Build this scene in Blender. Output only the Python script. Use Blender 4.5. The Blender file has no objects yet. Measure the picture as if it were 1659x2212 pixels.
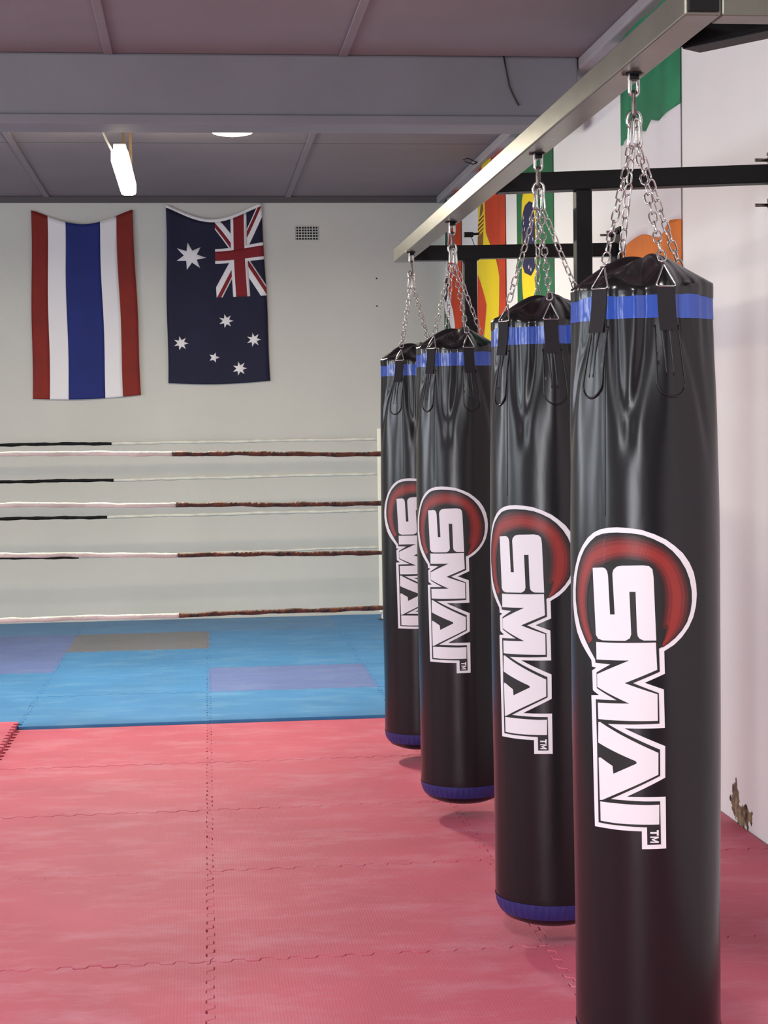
import bpy, bmesh, math, random
from mathutils import Vector, Matrix
from math import sin, cos, pi, radians

random.seed(7)
SC = bpy.context.scene
COL = SC.collection

# ------------------------------------------------------------------ logo print, in metres on the bag (arc length, height)
LOGO = {"white":[[-0.1068,1.2546],[-0.0826,1.2532],[-0.0529,1.2494],[-0.0236,1.2392],[0.002,1.2271],[0.0219,1.2128],[0.0429,1.195],[0.0603,1.1729],[0.0722,1.1499],[0.079,1.1238],[0.0809,1.1001],[0.0781,1.0745],[0.0701,1.0493],[0.0567,1.0266],[0.0392,1.0062],[0.0204,0.99],[-0.0029,0.9763],[-0.0018,0.9254],[-0.0469,0.9055],[-0.0043,0.89],[-0.0026,0.8029],[-0.093,0.8008],[-0.0021,0.7619],[-0.0023,0.6905],[-0.0888,0.6455],[-0.0016,0.6472],[-0.0008,0.5291],[-0.0555,0.5273],[-0.0557,0.568],[-0.1068,0.5675],[-0.1372,0.5677],[-0.1743,0.5672],[-0.1771,0.7547],[-0.1807,0.8684],[-0.1573,0.8713],[-0.1756,0.8805],[-0.1772,0.9257],[-0.1646,0.9331],[-0.1777,0.9345],[-0.1797,0.9492],[-0.1961,0.9652],[-0.2169,0.9849],[-0.2378,1.0089],[-0.2522,1.036],[-0.2623,1.0704],[-0.2629,1.1013],[-0.2564,1.1327],[-0.2428,1.1602],[-0.2266,1.1876],[-0.2091,1.2083],[-0.1891,1.2278],[-0.1702,1.2404],[-0.1507,1.2486],[-0.1279,1.2531]],"black":[[-0.1069,1.2428],[-0.0741,1.2415],[-0.0488,1.2373],[-0.0257,1.2286],[-0.0024,1.2166],[0.0173,1.2012],[0.0356,1.1814],[0.05,1.1595],[0.0601,1.1355],[0.0657,1.1096],[0.0663,1.086],[0.0622,1.0627],[0.053,1.0397],[0.0393,1.0212],[0.0228,1.0049],[0.0071,0.9937],[-0.0147,0.9821],[-0.0132,0.9302],[-0.0723,0.9042],[-0.0157,0.8822],[-0.0147,0.8131],[-0.134,0.8078],[-0.0139,0.7543],[-0.0138,0.6946],[-0.1278,0.6365],[-0.0873,0.6368],[-0.0495,0.6365],[-0.0143,0.6369],[-0.0127,0.5386],[-0.0435,0.5374],[-0.044,0.5775],[-0.0724,0.5776],[-0.1035,0.5778],[-0.1371,0.5777],[-0.1624,0.578],[-0.1639,0.7564],[-0.1664,0.8608],[-0.1108,0.8634],[-0.1631,0.8865],[-0.1637,0.9224],[-0.1259,0.9439],[-0.1665,0.9444],[-0.1674,0.9512],[-0.1677,0.9528],[-0.1858,0.975],[-0.2029,0.9973],[-0.2206,1.0217],[-0.2343,1.0511],[-0.2429,1.0811],[-0.2429,1.1075],[-0.2378,1.1342],[-0.2271,1.1613],[-0.2135,1.1841],[-0.1998,1.2023],[-0.1795,1.2206],[-0.1617,1.2332],[-0.1429,1.2392],[-0.1256,1.2418]],"ro":[[-0.1883,0.9834],[-0.2103,1.014],[-0.2247,1.0433],[-0.2333,1.0732],[-0.2374,1.0991],[-0.2332,1.1258],[-0.224,1.1528],[-0.2108,1.1777],[-0.1921,1.2005],[-0.1735,1.2161],[-0.1509,1.2289],[-0.1281,1.2349],[-0.1093,1.2372],[-0.087,1.2378],[-0.0635,1.2352],[-0.0321,1.2266],[-0.0067,1.2135],[0.0173,1.1948],[0.0356,1.1729],[0.0487,1.1468],[0.0574,1.1186],[0.0603,1.0949],[0.0583,1.0693],[0.053,1.0461],[0.0418,1.0275],[0.0275,1.0111],[0.0093,0.9947],[-0.0078,0.9841]],"ri":[[-0.1716,0.9998],[-0.1814,1.0189],[-0.1876,1.0423],[-0.1897,1.0595],[-0.1908,1.0768],[-0.1899,1.0943],[-0.1873,1.1118],[-0.1819,1.1296],[-0.1768,1.1429],[-0.1718,1.1551],[-0.1625,1.161],[-0.1489,1.1642],[-0.1385,1.1702],[-0.119,1.1778],[-0.0962,1.1826],[-0.0745,1.1825],[-0.0492,1.1788],[-0.0304,1.1703],[-0.0178,1.1552],[-0.0104,1.1402],[-0.0056,1.121],[-0.0036,1.1039],[-0.0033,1.0826],[-0.0061,1.0549],[-0.0101,1.0273],[0.0034,1.0372],[-0.0016,1.01],[-0.0064,0.9952]],"letters":[[[-0.1718,1.1605],[-0.1437,1.1629],[-0.1361,1.1611],[-0.1312,1.1555],[-0.1289,1.1453],[-0.1248,1.0574],[-0.1135,1.0579],[-0.1181,1.15],[-0.1157,1.1586],[-0.1076,1.1659],[-0.0963,1.1683],[-0.0492,1.1697],[-0.0356,1.1677],[-0.0283,1.1607],[-0.0259,1.1426],[-0.0209,1.0008],[-0.0483,1.0009],[-0.0567,1.0044],[-0.0613,1.0103],[-0.0629,1.021],[-0.0655,1.1102],[-0.0793,1.11],[-0.0758,1.0143],[-0.079,1.0052],[-0.0889,0.9993],[-0.1453,0.9973],[-0.1573,1.0003],[-0.1636,1.0085]],[[-0.1629,0.9922],[-0.0217,0.9964],[-0.0192,0.9349],[-0.0914,0.9034],[-0.0188,0.8797],[-0.0184,0.8196],[-0.0707,0.8186],[-0.1178,0.8173],[-0.1585,0.8164],[-0.1595,0.8539],[-0.081,0.8576],[-0.161,0.8897],[-0.1613,0.9188],[-0.081,0.955],[-0.1623,0.9524]],[[-0.1586,0.8095],[-0.1532,0.8101],[-0.0177,0.7471],[-0.018,0.6977],[-0.1493,0.6319],[-0.1569,0.6308],[-0.1588,0.7278],[-0.153,0.7289],[-0.122,0.7129],[-0.1202,0.6952],[-0.0661,0.7222],[-0.0661,0.7256],[-0.0691,0.7282],[-0.1595,0.7624]],[[-0.156,0.6274],[-0.1194,0.6282],[-0.0721,0.6283],[-0.0421,0.6283],[-0.0164,0.6293],[-0.0167,0.5844],[-0.0573,0.5837],[-0.0877,0.583],[-0.1198,0.5825],[-0.1555,0.5832]],[[-0.0178,0.5715],[-0.0179,0.5588],[-0.0224,0.5589],[-0.0224,0.5632],[-0.0369,0.5631],[-0.0369,0.5674],[-0.0223,0.5674],[-0.0223,0.5715]],[[-0.0369,0.557],[-0.0179,0.557],[-0.0179,0.5536],[-0.0285,0.5498],[-0.018,0.5457],[-0.018,0.5424],[-0.037,0.5424],[-0.037,0.5455],[-0.0255,0.5455],[-0.0337,0.5488],[-0.0337,0.5507],[-0.0254,0.554],[-0.037,0.554]]]}

# ------------------------------------------------------------------ helpers
def tag(o, label=None, cat=None, group=None, kind=None):
    if label: o['label'] = label
    if cat: o['category'] = cat
    if group: o['group'] = group
    if kind: o['kind'] = kind
    return o

def empty(name, loc, rz=0.0):
    o = bpy.data.objects.new(name, None)
    COL.objects.link(o)
    o.location = loc
    o.rotation_euler = (0, 0, rz)
    o.empty_display_size = 0.05
    return o

def mesh_obj(name, bm, mats, parent=None, smooth=False, loc=None):
    me = bpy.data.meshes.new(name)
    bm.to_mesh(me)
    bm.free()
    if not isinstance(mats, (list, tuple)): mats = [mats]
    for m in mats: me.materials.append(m)
    if smooth:
        for p in me.polygons: p.use_smooth = True
    o = bpy.data.objects.new(name, me)
    COL.objects.link(o)
    if parent is not None: o.parent = parent
    if loc is not None: o.location = loc
    return o

def dup(o, parent=None):
    c = o.copy()
    COL.objects.link(c)
    if parent is not None: c.parent = parent
    return c

def smoothstep(a, b, x):
    t = max(0.0, min(1.0, (x - a) / (b - a)))
    return t * t * (3 - 2 * t)

def box(bm, x0, x1, y0, y1, z0, z1, bevel=0.0, mat=0, M=None):
    vs = [bm.verts.new((x, y, z)) for z in (z0, z1) for y in (y0, y1) for x in (x0, x1)]
    fs = [bm.faces.new([vs[i] for i in f]) for f in ((0,2,3,1),(4,5,7,6),(0,1,5,4),(2,6,7,3),(0,4,6,2),(1,3,7,5))]
    for f in fs: f.material_index = mat
    if M is not None:
        for v in vs: v.co = M @ v.co
    if bevel > 0:
        es = list({e for f in fs for e in f.edges})
        r = bmesh.ops.bevel(bm, geom=es, offset=bevel, segments=2, profile=0.5, affect='EDGES')
        for f in r['faces']: f.material_index = mat
    return vs

def tube(bm, pts, rad, seg=10, closed=False, mat=0, cap=True):
    """sweep a circle along points; rad is a number or a list"""
    pts = [Vector(p) for p in pts]
    n = len(pts)
    rads = rad if isinstance(rad, (list, tuple)) else [rad] * n
    rings = []
    prev_n = None
    for i, p in enumerate(pts):
        if closed: t = pts[(i + 1) % n] - pts[(i - 1) % n]
        else: t = pts[min(i + 1, n - 1)] - pts[max(i - 1, 0)]
        t.normalize()
        if prev_n is None:
            a = Vector((0, 0, 1)) if abs(t.z) < 0.9 else Vector((1, 0, 0))
            nn = (a - t * a.dot(t)).normalized()
        else:
            nn = (prev_n - t * prev_n.dot(t)).normalized()
        prev_n = nn
        b = t.cross(nn)
        rings.append([bm.verts.new(p + (nn * cos(2*pi*k/seg) + b * sin(2*pi*k/seg)) * rads[i]) for k in range(seg)])
    m = n if closed else n - 1
    for i in range(m):
        A, B = rings[i], rings[(i + 1) % n]
        for k in range(seg):
            f = bm.faces.new((A[k], A[(k+1) % seg], B[(k+1) % seg], B[k]))
            f.material_index = mat
            f.smooth = True
    if cap and not closed:
        bm.faces.new(list(reversed(rings[0]))).material_index = mat
        bm.faces.new(rings[-1]).material_index = mat

def cyl(bm, p0, p1, r, seg=16, mat=0):
    tube(bm, [p0, p1], r, seg, mat=mat)

def lathe(bm, prof, seg=32, mat=0, center=(0, 0)):
    rings = []
    for r, z in prof:
        if r < 1e-6: rings.append([bm.verts.new((center[0], center[1], z))])
        else: rings.append([bm.verts.new((center[0] + r*cos(2*pi*k/seg), center[1] + r*sin(2*pi*k/seg), z)) for k in range(seg)])
    for A, B in zip(rings, rings[1:]):
        for k in range(seg):
            k2 = (k + 1) % seg
            if len(A) == 1 and len(B) == 1: continue
            if len(A) == 1: f = bm.faces.new((A[0], B[k2], B[k]))
            elif len(B) == 1: f = bm.faces.new((A[k], A[k2], B[0]))
            else: f = bm.faces.new((A[k], A[k2], B[k2], B[k]))
            f.material_index = mat
            f.smooth = True

def sheet(bm, layers, fmap, du, dv):
    """layers: (outline points (u,v), material slot, lift). Each outline is triangulated, cut into a grid and bent onto a surface by fmap(u,v,lift)."""
    for pts, mi, lift in layers:
        t = bmesh.new()
        vs = [t.verts.new((p[0], p[1], 0)) for p in pts]
        f = t.faces.new(vs)
        f.normal_update()
        if f.normal.z < 0: f.normal_flip()
        bmesh.ops.triangulate(t, faces=[f], ngon_method='EAR_CLIP')
        us = [p[0] for p in pts]; ws = [p[1] for p in pts]
        k = math.floor(min(us) / du) + 1
        while k * du < max(us):
            bmesh.ops.bisect_plane(t, geom=t.verts[:] + t.edges[:] + t.faces[:], plane_co=(k*du, 0, 0), plane_no=(1, 0, 0), dist=1e-6); k += 1
        k = math.floor(min(ws) / dv) + 1
        while k * dv < max(ws):
            bmesh.ops.bisect_plane(t, geom=t.verts[:] + t.edges[:] + t.faces[:], plane_co=(0, k*dv, 0), plane_no=(0, 1, 0), dist=1e-6); k += 1
        mp = {}
        for v in t.verts: mp[v.index if False else v] = bm.verts.new(fmap(v.co.x, v.co.y, lift))
        for f in t.faces:
            try:
                g = bm.faces.new([mp[v] for v in f.verts])
                g.material_index = mi
                g.smooth = True
            except ValueError: pass
        t.free()

# ------------------------------------------------------------------ materials
def srgb(r, g, b):
    f = lambda c: (c/255/12.92) if c/255 <= 0.04045 else ((c/255 + 0.055)/1.055)**2.4
    return (f(r), f(g), f(b), 1)

def mat(name, col, rough=0.5, metal=0.0, var=0.0, vscale=6.0, bump=0.0, bscale=60.0, bstretch=(1,1,1), spec=0.5, sheen=0.0, vdetail=4, subsurface=0.0, col2=None):
    m = bpy.data.materials.new(name)
    m.use_nodes = True
    nt = m.node_tree
    b = nt.nodes['Principled BSDF']
    b.inputs['Base Color'].default_value = col
    b.inputs['Roughness'].default_value = rough
    b.inputs['Metallic'].default_value = metal
    b.inputs['Specular IOR Level'].default_value = spec
    if sheen: b.inputs['Sheen Weight'].default_value = sheen
    tc = nt.nodes.new('ShaderNodeTexCoord')
    if var > 0 or col2 is not None:
        n = nt.nodes.new('ShaderNodeTexNoise')
        n.inputs['Scale'].default_value = vscale
        n.inputs['Detail'].default_value = vdetail
        nt.links.new(tc.outputs['Object'], n.inputs['Vector'])
        r = nt.nodes.new('ShaderNodeValToRGB')
        r.color_ramp.elements[0].position = 0.35
        r.color_ramp.elements[1].position = 0.68
        if col2 is None:
            r.color_ramp.elements[0].color = [c*(1-var) for c in col[:3]] + [1]
            r.color_ramp.elements[1].color = [min(1, c*(1+var)) for c in col[:3]] + [1]
        else:
            r.color_ramp.elements[0].color = col
            r.color_ramp.elements[1].color = col2
        nt.links.new(n.outputs['Fac'], r.inputs['Fac'])
        nt.links.new(r.outputs['Color'], b.inputs['Base Color'])
    if bump > 0:
        mp = nt.nodes.new('ShaderNodeMapping')
        mp.inputs['Scale'].default_value = bstretch
        nt.links.new(tc.outputs['Object'], mp.inputs['Vector'])
        n2 = nt.nodes.new('ShaderNodeTexNoise')
        n2.inputs['Scale'].default_value = bscale
        n2.inputs['Detail'].default_value = 3
        nt.links.new(mp.outputs['Vector'], n2.inputs['Vector'])
        bp = nt.nodes.new('ShaderNodeBump')
        bp.inputs['Strength'].default_value = bump
        bp.inputs['Distance'].default_value = 0.01
        nt.links.new(n2.outputs['Fac'], bp.inputs['Height'])
        nt.links.new(bp.outputs['Normal'], b.inputs['Normal'])
    return m

def emit_mat(name, col, strength):
    m = bpy.data.materials.new(name)
    m.use_nodes = True
    nt = m.node_tree
    nt.nodes.remove(nt.nodes['Principled BSDF'])
    e = nt.nodes.new('ShaderNodeEmission')
    e.inputs['Color'].default_value = col
    e.inputs['Strength'].default_value = strength
    nt.links.new(e.outputs[0], nt.nodes['Material Output'].inputs[0])
    return m

def mat_foam(name, col, scuff, worn):
    """foam mat: even colour, soft mottling, pale scuffs, fine woven emboss"""
    m = bpy.data.materials.new(name)
    m.use_nodes = True
    nt = m.node_tree; L = nt.links
    b = nt.nodes['Principled BSDF']
    b.inputs['Roughness'].default_value = 0.62
    b.inputs['Specular IOR Level'].default_value = 0.35
    tc = nt.nodes.new('ShaderNodeTexCoord')
    geo = nt.nodes.new('ShaderNodeNewGeometry')
    n1 = nt.nodes.new('ShaderNodeTexNoise'); n1.inputs['Scale'].default_value = 1.7; n1.inputs['Detail'].default_value = 6
    L.new(geo.outputs['Position'], n1.inputs['Vector'])
    r1 = nt.nodes.new('ShaderNodeValToRGB')
    r1.color_ramp.elements[0].position = 0.3; r1.color_ramp.elements[1].position = 0.7
    r1.color_ramp.elements[0].color = [c*0.9 for c in col[:3]] + [1]
    r1.color_ramp.elements[1].color = [min(1, c*1.08) for c in col[:3]] + [1]
    L.new(n1.outputs['Fac'], r1.inputs['Fac'])
    mp = nt.nodes.new('ShaderNodeMapping'); mp.inputs['Scale'].default_value = (2.2, 5.0, 1); mp.inputs['Rotation'].default_value = (0, 0, 0.5)
    L.new(geo.outputs['Position'], mp.inputs['Vector'])
    n2 = nt.nodes.new('ShaderNodeTexNoise'); n2.inputs['Scale'].default_value = 1.2; n2.inputs['Detail'].default_value = 8; n2.inputs['Roughness'].default_value = 0.68
    L.new(mp.outputs['Vector'], n2.inputs['Vector'])
    r2 = nt.nodes.new('ShaderNodeValToRGB')
    r2.color_ramp.elements[0].position = 0.48; r2.color_ramp.elements[1].position = 0.76
    r2.color_ramp.elements[0].color = (0, 0, 0, 1); r2.color_ramp.elements[1].color = (worn, worn, worn, 1)
    L.new(n2.outputs['Fac'], r2.inputs['Fac'])
    mx = nt.nodes.new('ShaderNodeMix'); mx.data_type = 'RGBA'
    L.new(r2.outputs['Color'], mx.inputs['Factor'])
    L.new(r1.outputs['Color'], mx.inputs[6]); mx.inputs[7].default_value = scuff
    L.new(mx.outputs[2], b.inputs['Base Color'])
    v = nt.nodes.new('ShaderNodeTexVoronoi'); v.inputs['Scale'].default_value = 110; v.inputs['Randomness'].default_value = 0.25
    L.new(geo.outputs['Position'], v.inputs['Vector'])
    bp = nt.nodes.new('ShaderNodeBump'); bp.inputs['Strength'].default_value = 0.4; bp.inputs['Distance'].default_value = 0.002
    L.new(v.outputs['Distance'], bp.inputs['Height'])
    L.new(bp.outputs['Normal'], b.inputs['Normal'])
    return m

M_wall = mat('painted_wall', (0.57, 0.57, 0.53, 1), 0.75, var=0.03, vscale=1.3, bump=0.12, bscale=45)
M_ceiling = mat('ceiling_paint', (0.235, 0.198, 0.218, 1), 0.85, var=0.04, vscale=2.0, bump=0.06, bscale=70)
M_beam = mat('beam_paint', (0.205, 0.205, 0.235, 1), 0.6, var=0.06, vscale=2.2, bump=0.08, bscale=40, bstretch=(0.2, 1, 1))
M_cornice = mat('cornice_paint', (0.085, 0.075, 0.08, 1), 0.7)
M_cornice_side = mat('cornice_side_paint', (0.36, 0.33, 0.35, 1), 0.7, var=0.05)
M_concrete = mat('concrete', (0.16, 0.15, 0.15, 1), 0.85, var=0.2, vscale=5)
M_vinyl = mat('black_vinyl', (0.0060, 0.0058, 0.0075, 1), 0.28, bump=0.17, bscale=12, bstretch=(1, 1, 0.25), spec=0.38)
M_gloss = mat('glossy_black_vinyl', (0.006, 0.006, 0.007, 1), 0.2, bump=0.25, bscale=14, spec=0.55)
M_blue_vinyl = mat('blue_vinyl', (0.026, 0.075, 0.38, 1), 0.2, bump=0.42, bscale=15, bstretch=(1.3, 1.3, 0.5), spec=0.55)
M_blue_base = mat('blue_base_vinyl', (0.017, 0.020, 0.13, 1), 0.42, bump=0.5, bscale=45, bstretch=(1.6, 1.6, 0.15))
M_web = mat('black_webbing', (0.010, 0.009, 0.011, 1), 0.85, bump=0.3, bscale=300)
M_chain = mat('chain_zinc', (0.60, 0.60, 0.58, 1), 0.24, 1.0, var=0.12, vscale=60)
M_dark_metal = mat('dark_steel', (0.16, 0.14, 0.13, 1), 0.4, 1.0, var=0.3, vscale=60)
M_print_white = mat('white_print', (0.74, 0.73, 0.76, 1), 0.5)
M_print_black = mat('black_print', (0.004, 0.004, 0.004, 1), 0.55)
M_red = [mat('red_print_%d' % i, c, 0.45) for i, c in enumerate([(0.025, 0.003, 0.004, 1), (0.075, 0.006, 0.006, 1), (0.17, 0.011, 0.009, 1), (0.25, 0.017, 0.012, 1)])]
M_rail = mat('galvanised_rail', (0.14, 0.138, 0.112, 1), 0.33, 0.35, var=0.10, vscale=7, bump=0.05, bscale=30)
M_black_paint = mat('black_frame_paint', (0.006, 0.006, 0.007, 1), 0.5, bump=0.05, bscale=50, spec=0.22)
M_brass = mat('brass_bolt', (0.55, 0.40, 0.15, 1), 0.35, 1.0)
M_white_metal = mat('white_enamel', (0.78, 0.78, 0.74, 1), 0.45)
M_tan = mat('tan_bracket', (0.36, 0.24, 0.12, 1), 0.6)
M_cable = mat('pale_cable', (0.82, 0.80, 0.62, 1), 0.5)
M_black_cable = mat('black_cable', (0.01, 0.01, 0.01, 1), 0.5)
M_rope_white = mat('white_rope_cover', (0.78, 0.76, 0.70, 1), 0.8, bump=0.6, bscale=50, col2=(0.50, 0.48, 0.44, 1), vscale=3.0)
M_rope_brown = mat('brown_rope_cover', (0.022, 0.008, 0.005, 1), 0.55, bump=0.8, bscale=60, col2=(0.14, 0.042, 0.018, 1), vscale=22)
M_rope_black = mat('black_rope_cover', (0.005, 0.005, 0.006, 1), 0.7, bump=0.5, bscale=50, spec=0.2)
M_rope_pale = mat('pale_rope_cover', (0.60, 0.60, 0.54, 1), 0.8, bump=0.5, bscale=50, var=0.12, vscale=9)
M_pad = mat('pale_post_pad', (0.80, 0.79, 0.68, 1), 0.6)
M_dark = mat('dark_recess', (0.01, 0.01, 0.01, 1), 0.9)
M_navy = mat('flag_navy', (0.0065, 0.0065, 0.032, 1), 0.8, var=0.12, vscale=4)
M_fwhite = mat('flag_white', (0.80, 0.78, 0.80, 1), 0.8)
M_fred = mat('flag_red', (0.22, 0.009, 0.016, 1), 0.8)
M_tred = mat('flag_brick_red', (0.21, 0.014, 0.008, 1), 0.8, var=0.1, vscale=5)
M_tblue = mat('flag_royal_blue', (0.008, 0.019, 0.16, 1), 0.8, var=0.1, vscale=5)
M_green = mat('flag_green', (0.014, 0.13, 0.050, 1), 0.75, var=0.2, vscale=5)
M_igreen = mat('flag_emerald', (0.012, 0.21, 0.09, 1), 0.7, var=0.2, vscale=5)
M_mgreen = mat('flag_dark_green', (0.010, 0.070, 0.030, 1), 0.75, var=0.2, vscale=5)
M_yellow = mat('flag_yellow', (0.83, 0.62, 0.012, 1), 0.75)
M_sred = mat('flag_scarlet', (0.56, 0.050, 0.010, 1), 0.75, var=0.12, vscale=5)
M_orange = mat('flag_orange', (0.66, 0.16, 0.010, 1), 0.75, var=0.12, vscale=6)
M_arms = mat('flag_arms_brown', (0.24, 0.10, 0.02, 1), 0.8)
M_bblue = mat('flag_disc_blue', (0.014, 0.015, 0.07, 1), 0.75)

RED_FOAM = mat_foam('red_foam', (0.59, 0.112, 0.172, 1), (0.70, 0.34, 0.41, 1), 0.55)
BLUE_FOAM = mat_foam('blue_foam', (0.048, 0.20, 0.43, 1), (0.18, 0.35, 0.52, 1), 0.5)
BLUE_FOAM_OLD = mat_foam('faded_blue_foam', (0.075, 0.20, 0.39, 1), (0.16, 0.30, 0.42, 1), 0.5)
PURPLE_FOAM = mat_foam('purple_foam', (0.11, 0.16, 0.37, 1), (0.20, 0.27, 0.42, 1), 0.5)
BROWN_FOAM = mat_foam('brown_grey_foam', (0.15, 0.16, 0.19, 1), (0.20, 0.19, 0.16, 1), 0.7)

# ------------------------------------------------------------------ the room
XR, YB, ZC = 2.06, 14.06, 3.44      # right wall, back wall, ceiling
XL, YF = -6.0, -3.5
FZ = -0.03

def struct(name, bm, m, label=None):
    o = mesh_obj(name, bm, m)
    o['kind'] = 'structure'
    if label: o['label'] = label
    return o

bm = bmesh.new(); box(bm, XL-0.2, XR+0.2, YF-0.2, YB+0.2, FZ-0.15, FZ); struct('floor', bm, M_concrete, 'grey concrete floor under the foam mats')
bm = bmesh.new(); box(bm, XL-0.2, XR+0.2, YF-0.2, YB+0.2, ZC, ZC+0.15); struct('ceiling', bm, M_ceiling, 'dim mauve grey panelled ceiling')
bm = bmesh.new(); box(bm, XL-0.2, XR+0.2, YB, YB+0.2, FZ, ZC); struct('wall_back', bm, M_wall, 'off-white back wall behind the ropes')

# right wall, with broken plaster low down near the nearest bag
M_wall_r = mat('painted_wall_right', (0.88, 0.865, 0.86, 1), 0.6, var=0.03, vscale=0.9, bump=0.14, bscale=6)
nt = M_wall_r.node_tree; L = nt.links
bsdf = nt.nodes['Principled BSDF']
geo = nt.nodes.new('ShaderNodeNewGeometry')
nz = nt.nodes.new('ShaderNodeTexNoise'); nz.inputs['Scale'].default_value = 22; nz.inputs['Detail'].default_value = 5
L.new(geo.outputs['Position'], nz.inputs['Vector'])
def blob(cy, cz, ry, rz):
    s = nt.nodes.new('ShaderNodeVectorMath'); s.operation = 'SUBTRACT'; s.inputs[1].default_value = (0, cy, cz)
    L.new(geo.outputs['Position'], s.inputs[0])
    d = nt.nodes.new('ShaderNodeVectorMath'); d.operation = 'MULTIPLY'; d.inputs[1].default_value = (0, 1/ry, 1/rz)
    L.new(s.outputs[0], d.inputs[0])
    l = nt.nodes.new('ShaderNodeVectorMath'); l.operation = 'LENGTH'
    L.new(d.outputs[0], l.inputs[0])
    return l.outputs['Value']
def mth(op, a, b):
    n = nt.nodes.new('ShaderNodeMath'); n.operation = op
    for i, q in enumerate((a, b)):
        if hasattr(q, 'is_linked'): L.new(q, n.inputs[i])
        else: n.inputs[i].default_value = q
    return n.outputs[0]
dmin = mth('MINIMUM', mth('MINIMUM', blob(6.43, 0.085, 0.055, 0.075), blob(6.36, 0.035, 0.10, 0.045)), blob(6.28, 0.055, 0.06, 0.03))
mask = mth('LESS_THAN', mth('ADD', dmin, mth('MULTIPLY', mth('SUBTRACT', nz.outputs['Fac'], 0.5), 2.4)), 1.0)
rp = nt.nodes.new('ShaderNodeValToRGB')
rp.color_ramp.elements[0].position = 0.40; rp.color_ramp.elements[0].color = (0.03, 0.022, 0.014, 1)
rp.color_ramp.elements[1].position = 0.62; rp.color_ramp.elements[1].color = (0.34, 0.26, 0.15, 1)
L.new(nz.outputs['Fac'], rp.inputs['Fac'])
mx = nt.nodes.new('ShaderNodeMix'); mx.data_type = 'RGBA'
L.new(mask, mx.inputs['Factor'])
src = bsdf.inputs['Base Color'].links[0].from_socket
L.new(src, mx.inputs[6]); L.new(rp.outputs['Color'], mx.inputs[7]); L.new(mx.outputs[2], bsdf.inputs['Base Color'])
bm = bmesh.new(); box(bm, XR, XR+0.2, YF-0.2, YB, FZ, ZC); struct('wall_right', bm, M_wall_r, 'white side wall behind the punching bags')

# left wall with three added window openings, behind-camera wall with an added doorway (neither in the frame; daylight comes through them)
WIN = [(1.2, 3.2), (4.6, 6.6), (8.6, 10.6)]
WZ0, WZ1 = 1.0, 2.7
bm = bmesh.new()
ys = [YF-0.2] + [q for w in WIN for q in w] + [YB]
for i in range(0, len(ys), 2): box(bm, XL-0.2, XL, ys[i], ys[i+1], FZ, ZC)
for w in WIN:
    box(bm, XL-0.2, XL, w[0], w[1], FZ, WZ0); box(bm, XL-0.2, XL, w[0], w[1], WZ1, ZC)
struct('wall_left', bm, M_wall, 'off-white wall with windows, left of the view')
for i, w in enumerate(WIN):
    bm = bmesh.new()
    for a, b_, c, d in ((w[0], w[1], WZ0, WZ0+0.05), (w[0], w[1], WZ1-0.05, WZ1), (w[0], w[0]+0.05, WZ0, WZ1), (w[1]-0.05, w[1], WZ0, WZ1), ((w[0]+w[1])/2-0.025, (w[0]+w[1])/2+0.025, WZ0, WZ1)):
        box(bm, XL-0.14, XL-0.08, a, b_, c, d)
    struct('window_%d' % (i+1), bm, M_white_metal, 'white window frame in the left wall')  # unseen windows, added as a daylight source
bm = bmesh.new()
box(bm, XL, -3.5, YF-0.2, YF, FZ, ZC); box(bm, -2.5, XR, YF-0.2, YF, FZ, ZC); box(bm, -3.5, -2.5, YF-0.2, YF, 2.1, ZC)
struct('wall_front', bm, mat('front_wall_paint', (0.22, 0.20, 0.20, 1), 0.8, var=0.05), 'wall with a doorway behind the viewer')  # doorway added to let light in; wall kept dark to dim bag reflections

# beam across the ceiling, cornices, ceiling cover strips
tn = 1
def trim(x0, x1, y0, y1, z0, z1, m, label, bevel=0.0):
    global tn
    bm = bmesh.new(); box(bm, x0, x1, y0, y1, z0, z1, bevel)
    o = struct('trim_%d' % tn, bm, m, label); tn += 1
    return o
bm = bmesh.new()
box(bm, XL, 1.985, 8.745, 8.965, 3.135, ZC, 0.012)
box(bm, XL, 1.985, 8.728, 8.982, 3.085, 3.135, 0.006)
struct('trim_%d' % tn, bm, M_beam, 'deep grey beam across the ceiling'); tn += 1
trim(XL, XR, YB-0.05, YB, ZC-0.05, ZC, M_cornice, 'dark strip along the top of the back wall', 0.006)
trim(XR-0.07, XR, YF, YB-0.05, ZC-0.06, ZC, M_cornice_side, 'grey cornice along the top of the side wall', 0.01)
for xa, ya, yb, lab in ((-0.40, 2.0, 8.728, 'ceiling cover strip left of centre in front of the beam'), (0.775, 2.0, 8.728, 'ceiling cover strip right of centre in front of the beam'),
                   (0.775, 8.982, YB-0.05, 'ceiling cover strip right of the lamp behind the beam'), (-1.155, 8.982, YB-0.05, 'ceiling cover strip left of the lamp behind the beam'), (-1.6, 2.0, 8.728, 'ceiling cover strip far left in front of the beam')):
    trim(xa-0.022, xa+0.022, ya, yb, ZC-0.012, ZC, M_ceiling, lab, 0.004)
trim(XL, XR-0.07, 11.44, 11.452, ZC-0.001, ZC, M_cornice, 'thin cross joint in the ceiling behind the beam')

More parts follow.
